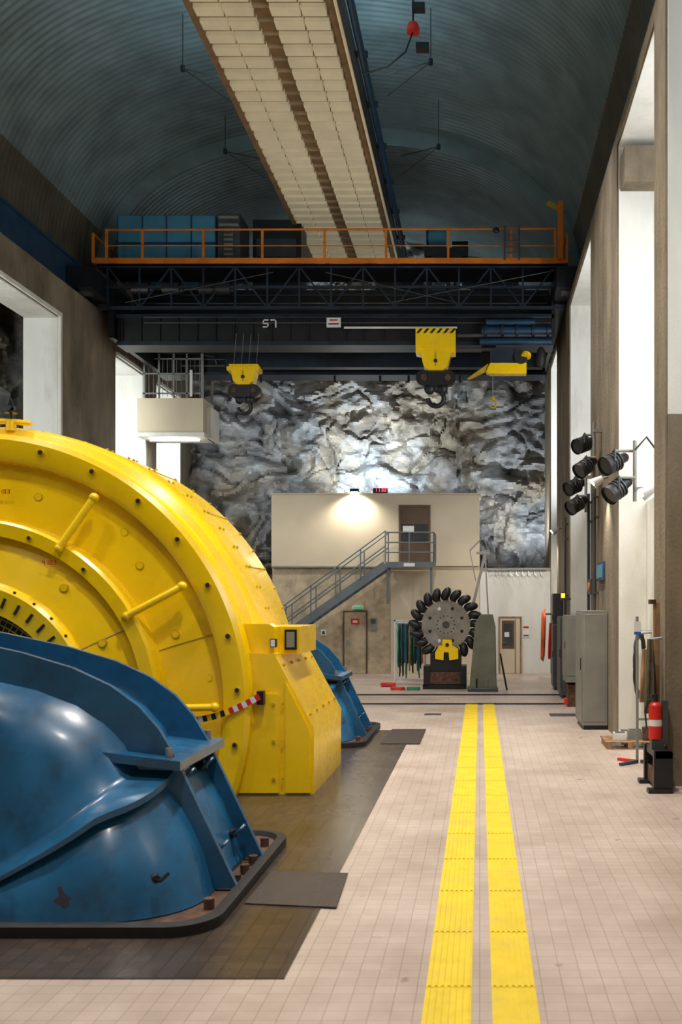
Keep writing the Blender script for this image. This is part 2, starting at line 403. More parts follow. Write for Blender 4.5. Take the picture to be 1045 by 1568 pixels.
for (px,py,d) in ((280,105,22),(345,232,27),(660,95,22),(672,225,25.5)):
    x=(px-735)/1524*d; z=H+(925-py)/1524*d
    b=B(); dx=-1.0 if px>500 else 1.0
    b.cyl((x,d,z),(x+dx,d+.4,z-.05),0.012,M['black'],6); b.cyl((x,d,z),(x,d,z+1.2),0.01,M['black'],6)
    b.cyl((x,d,z),(x+dx,d+.4,z-.55),0.01,M['black'],6); b.cyl((x,d,z-.06),(x,d,z+.06),0.05,M['black'],10); b.make('hanging_wire_bracket')
b=B(); x,z,y=-1.34,13.9,20
b.cyl((x,y,z+1.6),(x,y,z+.12),0.02,M['black'],8); b.ell((x,y,z),.12,.12,.1,M['red']); b.cyl((x,y,z-.12),(x,y,z-.04),0.13,M['red'],16)
for dx,dz in ((0.08,-.42),(0.0,.38)): b.box(x+dx-.02,x+dx+.24,y-.1,y+.1,z+dz-.06,z+dz+.06,M['black'])
b.tube([(x,y,z-.1),(x-.15,y,z-.5),(x-.5,y,z-.8),(x-1.0,y,z-.95)],0.018,M['black'],6); b.make('hanging_warning_lamp')

# ------------------------------------------------------------------ generator (yellow)
GX,GZ=-6.0,1.08; Y=M['yellow']
b=B()
b.revolve([(0.8,11.62),(1.18,11.6)],GX,GZ,M['rubber'])
b.revolve([(1.18,11.66),(1.18,11.48),(1.46,11.46),(1.5,11.5),(1.52,11.6),(2.03,11.78),(2.05,11.66),(2.2,11.66),(2.23,11.7),(2.25,11.92),(2.92,12.0),(2.94,11.88),(3.0,11.85),(3.2,11.85),(3.26,11.89),(3.28,12.0),(3.28,12.14),(3.36,12.2),(3.41,12.32),(3.42,12.5),(3.42,12.96),(3.40,12.97),(3.40,12.99),(3.42,13.0),(3.42,14.1),(3.36,14.25),(3.25,14.32),(3.25,14.5),(2.9,14.52),(2.2,14.6),(0.6,14.7)],GX,GZ,Y,160)
for i in range(48):
    a=2*pi*i/48
    c=Vector((GX+1.33*math.cos(a),11.465,GZ+1.33*math.sin(a)))
    b.beam(c+Vector((math.cos(a)*-.06,0,math.sin(a)*-.06)),c+Vector((math.cos(a)*.06,0,math.sin(a)*.06)),.03,.02,M['rubber'],up=(0,1,0))
for r in (0.85,0.92,0.99,1.06,1.13):
    b.tube([(GX+r*math.cos(2*pi*i/64),11.585,GZ+r*math.sin(2*pi*i/64)) for i in range(64)],0.009,M['yellow2'],5,closed=True)
for i in range(96):
    a=2*pi*i/96; b.cyl((GX+.8*math.cos(a),11.58,GZ+.8*math.sin(a)),(GX+1.18*math.cos(a),11.58,GZ+1.18*math.sin(a)),0.006,M['yellow2'],4)
def bolt(r,a,y,s_=0.035,l=0.05):
    x=GX+r*math.cos(a);z=GZ+r*math.sin(a)
    if z<0.05: return
    b.cyl((x,y,z),(x,y-l,z),s_,M['yellow2'],10); b.cyl((x,y-l,z),(x,y-l-.004,z),s_*.75,M['rubber'],8)
for i in range(30): bolt(3.12,2*pi*(i+.3)/30,11.85,.036,.03)
for i in range(18): bolt(2.12,2*pi*(i+.5)/18,11.66,0.028,.03)
for i in range(36): bolt(1.49,2*pi*(i+.5)/36,11.5,0.018,0.02)
for i in range(12):
    a=2*pi*i/12
    ca,sa=math.cos(a),math.sin(a)
    p0=Vector((GX+2.16*ca,11.62,GZ+2.16*sa)); p1=Vector((GX+2.86*ca,11.78,GZ+2.86*sa))
    b.cyl(p0,p1,0.045,Y,14); b.ell(p1,.06,.06,.06,Y); b.ell(p0,.05,.05,.05,Y)
for i in range(6):
    a=2*pi*(i+.5)/6-.05; ca,sa=math.cos(a),math.sin(a)
    b.cyl((GX+1.5*ca,11.60,GZ+1.5*sa),(GX+2.03*ca,11.785,GZ+2.03*sa),0.015,M['yellow2'],6)
for a in (pi/2+.02,.30):
    ca,sa=math.cos(a),math.sin(a); b.cyl((GX+2.26*ca,11.918,GZ+2.26*sa),(GX+2.92*ca,11.995,GZ+2.92*sa),0.008,M['yellow2'],6)
for (r,a) in ((2.6,1.30),(2.55,.72),(2.7,.88),(2.5,.35),(2.75,.12),(1.8,.9),(1.75,.45)):
    ca,sa=math.cos(a),math.sin(a); yy=11.92+.12*(r-2.25)/.67 if r>2.2 else 11.6+.35*(r-1.52)
    b.cyl((GX+r*ca,yy+.02,GZ+r*sa),(GX+r*ca,yy-.03,GZ+r*sa),.05,M['yellow2'],14); b.cyl((GX+r*ca,yy-.03,GZ+r*sa),(GX+r*ca,yy-.035,GZ+r*sa),.042,Y,14)
for k,(tx,tz) in enumerate(((-5.78,3.62),(-5.12,2.78))):
    for j,ch in enumerate('4103'): b.seg7(ch,tx+j*.045,11.89,tz,.03,.05,.008,M['red'],.006) if k==0 else b.seg7(ch,tx+j*.045,11.64,tz-.02,.03,.05,.008,M['red'],.006)
for i in range(72):
    a=2*pi*i/72
    x=GX+3.42*math.cos(a);z=GZ+3.42*math.sin(a)
    if z<0.1: continue
    ca,sa=math.cos(a),math.sin(a)
    for yy in (12.9,13.08,14.0):
        b.cyl((x,yy,z),(x+ca*.025,yy,z+sa*.025),0.018,M['yellow2'],6)
    if i%3==0: b.cyl((GX+3.421*ca,13.0,GZ+3.421*sa),(GX+3.421*ca,14.1,GZ+3.421*sa),0.008,M['yellow2'],6)
for sg in (1,-1):
    def X(x): return x if sg==1 else 2*GX-x
    prof=[(-3.35,0),(-2.0,0),(-2.0,.80),(-2.46,1.66),(-2.46,1.70),(-3.0,1.72)]
    b.prism([(X(x),z) for x,z in prof],'Y',12.0,14.35,Y)
    b.prism([(X(x),z) for x,z in [(-3.0,1.3),(-2.50,1.3),(-2.50,2.02),(-2.56,2.06),(-3.0,2.06)]],'Y',12.08,12.36,Y)
    b.prism([(X(x),z) for x,z in [(-2.9,1.68),(-2.24,1.68),(-2.24,2.02),(-2.9,2.02)]],'Y',12.36,13.6,Y)
    b.prism([(X(x),z) for x,z in [(-3.0,.03),(-2.42,.03),(-2.42,1.22),(-3.0,1.22)]],'Y',11.97,12.0,Y)
    b.prism([(X(x),z) for x,z in [(-2.34,.03),(-2.04,.03),(-2.04,.76),(-2.34,1.36)]],'Y',11.97,12.0,Y)
    for zz in (.2,.65,1.1):
        b.cyl((X(-2.48),11.97,zz),(X(-2.48),11.95,zz),0.02,M['yellow2'],8); b.cyl((X(-2.37),11.97,zz),(X(-2.37),11.95,zz),0.014,M['yellow2'],8)
    for j in range(5):
        for k in range(2):
            yy=12.15+j*.5; xx=-2.08-.32*k; zz=.96+.6*k
            b.cyl((X(xx),yy,zz-.01),(X(xx+.02),yy,zz+.012),0.02,M['yellow2'],8)
for xx,zz,w,h in ((-2.36,1.86,.15,.25),):
    b.box(xx-.06,xx+w-.06,12.33,12.365,zz-h/2,zz+h/2,M['black']); b.box(xx-.035,xx+w-.085,12.32,12.33,zz-h/2+.03,zz+h/2-.03,M['grey'])
b.box(-2.53,-2.46,12.0,12.08,1.78,1.88,M['black']); b.box(-2.52,-2.47,11.99,12.0,1.79,1.87,M['label'])
b.cyl((-2.98,11.97,.16),(-2.98,11.955,.16),0.11,M['yellow2'],24); b.cyl((-2.98,11.955,.16),(-2.98,11.95,.16),0.10,Y,24)
b.box(-2.95,-2.62,11.9,11.97,1.12,1.16,M['black']); b.box(-2.66,-2.58,11.86,11.97,1.10,1.26,M['black'])
b.cyl((GX,9.85,GZ),(GX,11.62,GZ),0.8,M['blue'],48)
# vent valve on the crown
x0,y0,z0=-5.75,12.2,4.42
b.cyl((x0,y0,z0),(x0,y0,z0+.12),.06,Y,12); b.tube([(x0-.5,y0,z0+.12),(x0,y0,z0+.12),(x0+.25,y0,z0+.09)],0.035,Y,8)
b.cyl((x0,y0,z0+.12),(x0,y0,z0+.22),.02,M['black'],8); b.cyl((x0,y0,z0+.22),(x0,y0,z0+.24),.08,M['black'],14)
b.make('generator',clip=0.0,sharp=30)
b=B(); n=22; P0=Vector((-3.75,11.78,.92));P1=Vector((-2.62,11.84,1.2))
for i in range(n):
    a=P0.lerp(P1,i/n);c=P0.lerp(P1,(i+1)/n); a.z-=.10*math.sin(pi*i/n); c.z-=.10*math.sin(pi*(i+1)/n)
    b.beam(a,c,.004,.075,(M['red'] if i%2 else M['label']) if (i<9 or i>14) else (M['black'] if i%2 else M['yellow']))
b.make('barrier_tape')

# ------------------------------------------------------------------ turbine casings (blue)
def rrect(cx,cy,hx,hy,rad,z,n=10,zf=None):
    pts=[]
    for (sx,sy,a0) in ((1,1,0),(-1,1,pi/2),(-1,-1,pi),(1,-1,3*pi/2)):
        for i in range(n+1):
            a=a0+pi/2*i/n
            pts.append((cx+sx*(hx-rad)+rad*math.cos(a),cy+sy*(hy-rad)+rad*math.sin(a)))
    out=[]
    for i,p in enumerate(pts):
        q=pts[(i+1)%len(pts)]
        out.append(p)
        if (i+1)%(n+1)==0:
            k=16 
            for j in range(1,k): out.append((p[0]+(q[0]-p[0])*j/k,p[1]+(q[1]-p[1])*j/k))
    return [(x,y,z if zf is None else zf(x,y,z)) for x,y in out]
def casing(name,yc):
    b=B(); BL=M['blue']
    def zf(x,y,z):
        w=min(1,max(0,(z-.1)/.9)); dy=max(0,abs(y-yc)-.35)
        zz=z-0.36*w*dy
        fr=min(1,max(0,(abs(y-yc)-.45)/.4)); f=min(.5,.55*max(0,3.25-abs(x-GX)))*fr
        zz-= f*z if z<=1.09 else f*1.09*max(0,(1.6-z)/.51)
        return zz
    spec=[(.06,3.92,1.30,.62),(.10,3.90,1.29,.62),(.35,3.84,1.27,.64),(.6,3.74,1.23,.66),(.85,3.60,1.17,.66),(.96,3.50,1.12,.64),(.99,3.48,1.11,.64),(1.0,3.60,1.20,.70),
          (1.05,3.60,1.20,.70),(1.06,3.34,1.02,.6),(1.10,3.30,.99,.6),(1.25,3.24,.95,.6),(1.42,3.10,.88,.6),(1.56,2.90,.8,.55),(1.68,2.62,.7,.5),(1.79,2.2,.58,.45),(1.88,1.5,.48,.4),(1.93,.7,.38,.3)]
    b.loft([rrect(GX,yc,hx,hy,rd,z,zf=zf) for z,hx,hy,rd in spec],BL,False,True)
    arch=[(-1.90,.07),(-2.40,1.12),(-2.52,1.32),(-2.68,1.5),(-2.9,1.66),(-3.2,1.80),(-3.6,1.92),(-4.2,2.05),(-5,2.14)]
    full=arch+[(GX,2.18)]+[(2*GX-x,z) for x,z in reversed(arch)]
    for y0 in (yc-.50,yc+.44):
        b.prism(full,'Y',y0,y0+.06,BL)
    for sg in (1,-1):
        def X(x): return x if sg==1 else 2*GX-x
        b.prism([(X(-2.95),1.10),(X(-2.30),1.02),(X(-2.30),1.09),(X(-2.95),1.17)],'Y',yc-.66,yc+.66,M['blue'])
        b.prism([(X(-2.08),.08),(X(-2.55),1.08),(X(-2.9),1.08),(X(-2.9),.08)],'Y',yc-.44,yc+.44,BL)
        def on(t,off=0): return (X(-2.08-.47*t)+sg*off*.9, .08+1.0*t+off*.42)
        for t in (.22,.80):
            p=on(t,.02); q=on(t,.10)
            for yy in (yc-.28,yc+.28):
                b.cyl((p[0],yy,p[1]),(q[0],yy,q[1]),.04,M['black'],12)
                c=on(t,.12)
                b.tube([(c[0]+sg*.045*math.cos(k*pi/6),yy+.06*math.sin(k*pi/6),c[1]+.045*math.cos(k*pi/6)) for k in range(12)],.014,BL,6,closed=True)
        p0=on(.35,.012);p1=on(.92,.012)
        b.add([(p0[0],yc-.14,p0[1]),(p0[0],yc+.14,p0[1]),(p1[0],yc+.14,p1[1]),(p1[0],yc-.14,p1[1])],[(0,1,2,3)],M['label'])
        for t in (.45,.55,.65,.75):
            u=on(t,.016);v=on(t+.04,.016); b.add([(u[0],yc-.09,u[1]),(u[0],yc+.07,u[1]),(v[0],yc+.07,v[1]),(v[0],yc-.09,v[1])],[(0,1,2,3)],M['dgrey'])
        for yy in (yc-.95,yc-.3,yc,yc+.3,yc+.95):
            b.cyl((X(-2.0) if abs(yy-yc)>.5 else X(-1.96),yy,.05),(X(-2.0) if abs(yy-yc)>.5 else X(-1.96),yy,.13),.04,M['rust'],8)
        b.cyl((X(-2.32),yc-1.2,.36),(X(-2.28),yc-1.29,.36),.03,M['black'],10); b.tube([(X(-2.28),yc-1.29,.36),(X(-2.24),yc-1.33,.36),(X(-2.2),yc-1.27,.40)],.014,M['black'],6)
        for yy in (yc-.55,yc+.55): b.cyl((X(-2.42),yy,1.06),(X(-2.42),yy,1.18),.03,M['steel'],8)
    o=[rrect(GX,yc,4.16,1.48,.35,z,zf=None) for z in (0.009,.085)]
    o.append(rrect(GX,yc,4.08,1.40,.30,.095)); o.append(rrect(GX,yc,4.06,1.38,.30,.05)); 
    b.loft(o,M['rubber'],True,False)
    b.loft([rrect(GX,yc,4.06,1.38,.30,.05),rrect(GX,yc,3.0,.6,.3,.052)],M['rust'],False,True)
    return b.make(name,sharp=38)
casing('turbine_casing',8.3)
casing('turbine_casing',17.3)

# ------------------------------------------------------------------ control room building
FY=33.0; s33=FY/1524
def x33(p): return (p-735)*s33
def z33(p): return H+(925-p)*s33
b=B()
b.box(-6.88,0.0,FY-.15,34.5,3.55,5.94,M['build'])
b.box(-6.92,0.03,FY-.18,34.52,5.91,5.96,M['build'])
b.box(-6.88,0.0,FY,34.5,0,3.55,M['stone'])
b.box(-2.95,0.0,FY-.05,FY,0,3.55,M['build'])
b.box(-6.88,-2.95,FY-.16,FY-.0,3.5,3.56,M['grey'])
b.make('control_room_building',bevel=0.01)
b=B(); b.box(0.01,RX,FY,FY+.25,0,3.5,M['white']); b.box(0.01,RX,FY-.04,FY,3.4,3.5,M['grey']); 
b.cyl((.3,FY-.12,3.42),(2.2,FY-.12,3.42),.02,M['steel'],8)
for i in range(9):
    x=.4+i*.2; b.tube([(x,FY-.12,3.42),(x,FY-.2,3.38),(x+.02,FY-.22,3.28),(x+.08,FY-.22,3.24)],.012,M['steel'],6)
b.make('wall_end')
def door(name,x0,x1,z0,z1,y,body,frame,win=None,double=False,fw=.07):
    b=B()
    b.box(x0,x0+fw,y-.07,y-.005,z0,z1,frame);b.box(x1-fw,x1,y-.07,y-.005,z0,z1,frame);b.box(x0+fw,x1-fw,y-.07,y-.005,z1-fw,z1,frame)
    b.box(x0+fw,x1-fw,y-.05,y-.005,z0+.01,z1-fw,body)
    b.cyl((x0+fw+.1,y-.05,z0+1.02),(x0+fw+.1,y-.11,z0+1.02),.014,M['steel'],8); b.box(x0+fw+.09,x0+fw+.22,y-.12,y-.1,z0+1.01,z0+1.035,M['steel'])
    b.box(x0+fw+.06,x0+fw+.14,y-.055,y-.05,z0+.9,z0+1.12,M['steel'])
    return b
zl=3.66
b=door('door_1',x33(612),x33(660),zl,z33(774),FY-.15,M['dbrown'],M['dbrown'])
y=FY-.2
b.box(x33(616),x33(656),y-.012,y-.002,z33(828),z33(803),M['glass']); b.box(x33(618),x33(635),y-.02,y-.012,z33(817),z33(806),M['label'])
b.box(x33(616),x33(656),y-.02,y-.002,z33(831),z33(829),M['black']); b.make('door_1')
b=door('door_2',x33(526),x33(563),0,z33(935),FY,M['stone'],M['dbrown'],fw=.045)
b.box(x33(538),x33(551),FY-.065,FY-.05,z33(956),z33(947),M['red']);b.box(x33(541),x33(548),FY-.075,FY-.065,z33(953.5),z33(950),M['label']); b.make('door_2')
b=door('door_3',x33(764),x33(799),0,z33(944),FY,M['build'],M['wood'],double=True,fw=.05)
b.box(x33(769),x33(788),FY-.065,FY-.05,z33(993),z33(950),M['dbrown']); b.box(x33(772),x33(785),FY-.07,FY-.065,z33(988),z33(955),M['glass']); b.box(x33(773),x33(780),FY-.075,FY-.07,z33(975),z33(968),M['label'])
b.box(x33(789),x33(790),FY-.06,FY-.05,.02,z33(948),M['dgrey']); b.make('door_3')
b=B(); b.box(x33(800),x33(812),FY-.02,FY-.001,z33(976),z33(956),M['label']); b.box(x33(802),x33(810),FY-.025,FY-.02,z33(974),z33(972),M['dgrey']); b.box(x33(802),x33(810),FY-.025,FY-.02,z33(962),z33(959),M['red']); b.make('notice_paper')
b=B(); b.box(x33(540),x33(558),FY-.08,FY-.001,z33(933),z33(927),M['label']); b.box(x33(542),x33(556),FY-.09,FY-.08,z33(932),z33(928.5),M['gled']); b.make('exit_sign')
b=B(); b.box(x33(568),x33(577),FY-.1,FY-.001,z33(965),z33(946),M['grey']); b.box(x33(569),x33(576),FY-.11,FY-.1,z33(955),z33(948),M['dgrey']); b.make('wall_switch_box')
b=B(); b.box(x33(492),x33(500),FY-.07,FY-.001,z33(973),z33(964),M['label']); b.box(x33(494),x33(498),FY-.08,FY-.07,z33(971),z33(966),M['dgrey']) ; b.make('wall_socket')
b=B(); b.box(x33(572),x33(594),FY-.12,FY+.02,5.965,z33(748),M['black']); 
for i,ch in enumerate('1132'): b.seg7(ch,x33(575)+i*.095+(.03 if i>1 else 0),FY-.12,6.02,.06,.1,.015,M['rledon'])
b.make('digital_clock')
b=B(); lx=x33(545); b.box(lx-.14,lx+.14,FY-.42,FY-.19,5.98,6.08,M['black']); b.box(lx-.03,lx+.03,FY-.25,FY-.1,5.965,6.03,M['black']); b.box(lx-.11,lx+.11,FY-.40,FY-.2,5.965,5.98,M['bulb']); b.make('facade_lamp')
b=B(); b.box(-4.04,-3.76,33.5,33.7,5.965,6.04,M['black']); b.make('roof_floodlight')
b=B(); SG=M['stairgrey']
xt,zt=x33(597),3.62; xb=xt-zt/.735
ya,yb=31.55,32.5
b.box(xt,x33(668),ya,32.78,zt-.04,zt+.02,SG); b.box(xt,x33(668),ya-.04,ya,zt-.16,zt+.02,SG); b.box(xt,xt+.04,ya,32.78,zt-.16,zt,SG)
for yy in (ya,yb): b.beam((xb,yy,0.08),(xt,yy,zt-.08),.05,.26,SG)
n=20
for i in range(n):
    z=zt*(i+1)/(n+1); x=xb+(xt-xb)*(i+1)/(n+1); b.box(x-.14,x+.14,ya+.03,yb-.03,z-.02,z+.015,SG)
def rail(b,pts,h,r,m,n=1):
    for p in pts: b.cyl(p,(p[0],p[1],p[2]+h),r,m,8)
    for k in range(n+1):
        hh=h*(1-k/(n+1)); b.tube([(p[0],p[1],p[2]+hh) for p in pts],r,m,8)
for yy in (ya-.03,yb+.03):
    pts=[(xb+(xt-xb)*t,yy,zt*t+.05) for t in (0.04,.2,.36,.52,.68,.84,1.0)]
    rail(b,pts,.95,.02,SG,1)
rail(b,[(xt,ya-.03,zt),(x33(632),ya-.03,zt),(x33(668),ya-.03,zt)],.95,.022,SG,2)
rail(b,[(x33(668),ya-.03,zt),(x33(668),32.7,zt)],.95,.022,SG,2)
for px in (600,664): b.cyl((x33(px),ya+.05,0 if px>650 else 2.3),(x33(px),ya+.05,zt),.035,SG,8)
b.box(x33(624),x33(640),ya-.06,ya-.045,zt-.13,zt-.02,M['label'])
b.make('staircase')

# ------------------------------------------------------------------ pelton runner on stand
b=B(); cx,cy,cz=-.92,27.2,1.74
b.cyl((cx,cy-.10,cz),(cx,cy+.10,cz),.66,M['steel'],56); b.cyl((cx,cy-.16,cz),(cx,cy-.10,cz),.30,M['steel'],40); b.cyl((cx,cy-.18,cz),(cx,cy-.16,cz),.10,M['dgrey'],20)
for i in range(8):
    a=2*pi*(i+.5)/8; b.cyl((cx+.47*math.cos(a),cy-.105,cz+.47*math.sin(a)),(cx+.47*math.cos(a),cy-.10,cz+.47*math.sin(a)),.045,M['label'] if i in(2,5) else M['black'],14)
for i in range(14):
    a=2*pi*i/14; b.cyl((cx+.24*math.cos(a),cy-.19,cz+.24*math.sin(a)),(cx+.24*math.cos(a),cy-.16,cz+.24*math.sin(a)),.02,M['black'],8)
NB=20
for i in range(NB):
    a=2*pi*i/NB
    for sy in (-1,1):
        R=Matrix.Rotation(-a,3,'Y')@Matrix.Rotation(math.radians(28),3,'Y')
        c=Vector((cx+.84*math.cos(a),cy+sy*.13,cz+.84*math.sin(a)))
        b.ell(c,.20,.14,.115,M['black'],R,12,8)
    b.beam((cx+.6*math.cos(a),cy,cz+.6*math.sin(a)),(cx+.80*math.cos(a),cy,cz+.80*math.sin(a)),.14,.08,M['dgrey'],up=(0,1,0))
b.box(cx-.42,cx+.42,26.95,27.75,.5,.98,M['black'])
b.box(cx-.62,cx+.56,26.9,27.8,0.0,.12,M['black']); b.box(cx-.5,cx+.5,26.98,27.7,.12,.5,M['dgrey']); b.box(cx-.5,cx+.46,26.92,26.98,.14,.46,M['rust'])
b.box(cx-.60,cx-.42,26.9,27.8,.1,.62,M['black']); b.box(cx+.40,cx+.56,26.9,27.8,.1,.62,M['black'])
b.prism([(cx-.28,.82),(cx-.28,1.0),(cx-.18,1.18),(cx-.10,1.18),(cx-.08,1.34),(cx+.16,1.34),(cx+.18,1.18),(cx+.34,1.1),(cx+.34,.82),(cx+.1,.78),(cx+.08,1.0),(cx-.05,1.0),(cx-.06,.78)],'Y',26.88,27.02,M['yellow'])
b.cyl((cx+.04,26.86,1.2),(cx+.04,26.88,1.2),.05,M['black'],12)
b.make('pelton_runner',sharp=40)
b=B(); b.prism([(-.28,0.0),(.45,0.0),(.42,1.7),(.35,2.03),(0.02,2.03),(-.12,1.8)],'Y',26.2,26.75,M['ggreen']); 
b.prism([(-.32,0),(.48,0),(.48,.1),(-.32,.1)],'Y',26.1,26.85,M['dgrey']); b.box(-.1,-.06,26.16,26.2,.05,.35,M['black']); b.box(.1,.22,26.16,26.2,.05,.35,M['ggreen'])
b.make('machine_pedestal',bevel=.02)
b=B(); b.beam((.72,26.3,0.03),(.54,26.3,1.0),.05,.12,M['black']); b.make('leaning_plank')
b=B(); x0,x1,y0=-2.42,-1.58,28.6
for xx in (x0,x1): 
    b.box(xx-.02,xx+.02,y0-.25,y0-.21,0,1.85,M['label']); b.box(xx-.02,xx+.02,y0+.21,y0+.25,0,1.85,M['label']); b.box(xx-.02,xx+.02,y0-.25,y0+.25,1.81,1.85,M['label'])
for zz in (.1,1.83): b.box(x0,x1,y0-.25,y0-.21,zz-.02,zz+.02,M['label']); b.box(x0,x1,y0+.21,y0+.25,zz-.02,zz+.02,M['label'])
b.cyl((x0,y0,1.75),(x1,y0,1.75),.025,M['steel'],8)
ms=[M['green'],M['rubber'],M['green'],M['rubber'],M['bhose'],M['green'],M['rubber'],M['ohose']]
for i in range(16):
    xx=x0+.08+i*.046; L=1.1+random.random()*.5; w=.10+random.random()*.05
    pts=[]
    for k in range(20):
        a=2*pi*k/20; pts.append((xx+random.uniform(-.01,.01),y0+w*math.sin(a),1.76-L/2+L/2*math.cos(a)))
    b.tube(pts,.019,ms[i%8],6,closed=True)
b.make('hose_rack')
for c,x,r in (('red',-2.2,.18),('green',-1.78,.16)):
    b=B(); pts=[]
    for k in range(60): a=2*pi*k/20; pts.append((x+r*math.cos(a)*(1+.1*math.sin(k)),26.6+r*math.sin(a)*.8,.02+.001*k))
    pts.append((x+.1,26.4,.03)); b.tube(pts,.018,M[c],6); b.make('floor_hose')
b=B()
for sx in (-1,1): b.beam((-2.0+sx*.15-.55,27.5,.02),(-2.0+sx*.15-.55,28.0,.06),.03,.03,M['red'])
b.box(-2.75,-2.35,27.6,28.0,.03,.1,M['red']); b.make('hand_trolley')
b=B(); A=M['alu']
for yy in (29.6,30.05):
    b.beam((-.75,yy,0.02),(0.18,yy,3.85),.04,.08,A) ; b.beam((.36,yy,0.02),(.16,yy,3.85),.04,.07,A)
for i in range(12):
    t=(i+1)/13; b.box(-.75+.93*t-.05,-.75+.93*t+.05,29.6,30.05,3.85*t-.015,3.85*t+.015,A)
    u=t; b.box(.36-.2*u-.02,.36-.2*u+.02,29.6,30.05,3.85*u-.012,3.85*u+.012,A)
b.box(-.1,.3,29.55,30.1,3.80,3.86,A)
for yy in (29.58,30.07): b.tube([(-.12,yy,3.0),(-.3,yy,3.9),(.1,yy,4.3),(.3,yy,3.85)],.015,A,6)
b.make('stepladder')

# ------------------------------------------------------------------ overhead crane
D=26.6; sc=D/1524
def cX(p): return max(-10.3,(p-735)*sc)
def cZ(p): return H+(925-p)*sc
b=B(); N=M['navy'];K=M['black'];O=M['orange']
b.box(cX(172),cX(850),27.0,27.6,cZ(520),cZ(478),K)
b.box(cX(172),cX(850),26.9,27.7,cZ(482),cZ(476),N); b.box(cX(172),cX(850),26.9,27.7,cZ(524),cZ(518),N)
b.box(cX(172),cX(850),30.4,31.0,9.35,10.3,K); b.box(cX(172),cX(850),30.3,31.1,9.28,9.36,N); b.box(cX(172),cX(850),30.3,31.1,10.28,10.34,N)
for i in range(24):
    x=cX(180)+i*(cX(845)-cX(180))/23; b.box(x-.015,x+.015,26.94,27.0,cZ(518),cZ(482),K)
for (z,y,m,r) in ((9.55,30.28,M['dgrey'],.03),(9.75,30.28,N,.035),(9.95,30.28,M['dgrey'],.025),(9.9,26.9,M['dgrey'],.02),(10.05,26.88,N,.03)):
    b.cyl((cX(215),y,z),(cX(845),y,z),r,m,8)
b.box(cX(525),cX(700),26.86,26.9,cZ(499),cZ(496),M['label'])
for x0,x1 in ((-10.62,-10.02),(1.98,2.62)):
    b.box(x0,x1,25.6,32.4,10.46,11.0,K); b.box(x0+.03,x1-.03,26.9,31.1,10.4,10.46,K)
    for yy in (26.1,27.2,30.8,31.9): b.cyl((x0+.15,yy,10.56),(x1-.15,yy,10.56),.185,M['dgrey'],20)
b.box(-10.05,-9.9,26.9,31.1,9.5,10.6,K); b.box(1.95,2.05,26.9,31.1,9.5,10.6,K)
for yy in (26.6,30.9):
    zt_,zb_=cZ(406),cZ(474)
    b.box(cX(150),cX(865),yy-.05,yy+.05,zt_-.08,zt_,N); b.box(cX(150),cX(865),yy-.05,yy+.05,zb_,zb_+.08,N); b.box(cX(150),cX(865),yy-.03,yy+.03,cZ(442),cZ(438),N)
    n=14; xa,xb_=cX(165),cX(850)
    for i in range(n):
        x=xa+(xb_-xa)*i/n;x2=xa+(xb_-xa)*(i+1)/n
        b.beam((x,yy,zb_+.04),(x,yy,zt_-.04),.05,.05,N)
        if i%2: b.beam((x,yy,zb_+.04),(x2,yy,zt_-.04),.045,.045,N)
        else: b.beam((x,yy,zt_-.04),(x2,yy,zb_+.04),.045,.045,N)
b.box(cX(150),cX(865),26.55,27.9,cZ(408),cZ(405),K); b.box(cX(150),cX(865),30.2,31.0,cZ(408),cZ(405),K)
b.box(cX(165),cX(850),28.6,28.7,cZ(478),cZ(408),K)
for zz,c in ((cZ(418),'dgrey'),(cZ(432),'steel'),(cZ(452),'dgrey'),(cZ(466),'steel')): b.cyl((cX(180),28.5,zz),(cX(845),28.5,zz),.02,M[c],6)
b.box(cX(140),cX(868),26.5,26.54,cZ(405),cZ(397),O)
b.cyl((cX(165),26.52,cZ(354)),(cX(850),26.52,cZ(352)),.03,O,8); b.cyl((cX(165),26.52,cZ(378)),(cX(850),26.52,cZ(378)),.016,O,8)
for p in (165,220,313,403,498,592,687,783,850): b.box(cX(p)-.03,cX(p)+.03,26.49,26.55,cZ(400),cZ(353),O)
b.cyl((cX(150),31.0,cZ(360)),(cX(850),31.0,cZ(360)),.03,O,8); 
for p in range(200,850,60): b.box(cX(p)-.02,cX(p)+.02,30.98,31.02,cZ(405),cZ(360),O)
for p in (140,868):
    b.box(cX(p)-.03,cX(p)+.03,26.5,31,cZ(405),cZ(398),O); b.cyl((cX(p),26.5,cZ(360)),(cX(p),31,cZ(360)),.03,O,8)
    for yy in (26.5,28,29.5,31): b.box(cX(p)-.03,cX(p)+.03,yy-.03,yy+.03,cZ(405),cZ(360),O)
b.box(cX(854),cX(862),26.4,26.5,cZ(400),cZ(312),O); b.beam((cX(838),26.5,cZ(313)),(cX(862),26.5,cZ(325)),.05,.12,M['yellow2'])
b.box(cX(166),cX(320),27.3,28.6,cZ(403),cZ(315),M['cab'])
for p in (166,205,243,282,320): b.box(cX(p)-.012,cX(p)+.012,27.27,27.3,cZ(403),cZ(315),M['dblue'])
b.box(cX(166),cX(320),27.27,27.3,cZ(360),cZ(357),M['dblue'])
b.box(cX(323),cX(358),27.3,28.4,cZ(402),cZ(311),M['dgrey']); b.box(cX(333),cX(347),27.26,27.3,cZ(398),cZ(328),M['grey'])
for i in range(9): b.box(cX(333),cX(347),27.22,27.26,cZ(396-i*7.5),cZ(393-i*7.5),M['dgrey'])
for zz in (316,328): b.box(cX(325),cX(356),27.25,27.3,cZ(zz+4),cZ(zz),M['grey'])
b.box(cX(360),cX(440),28.7,29.6,cZ(402),cZ(290),K); b.box(cX(366),cX(432),28.66,28.7,cZ(352),cZ(322),M['dgrey'])
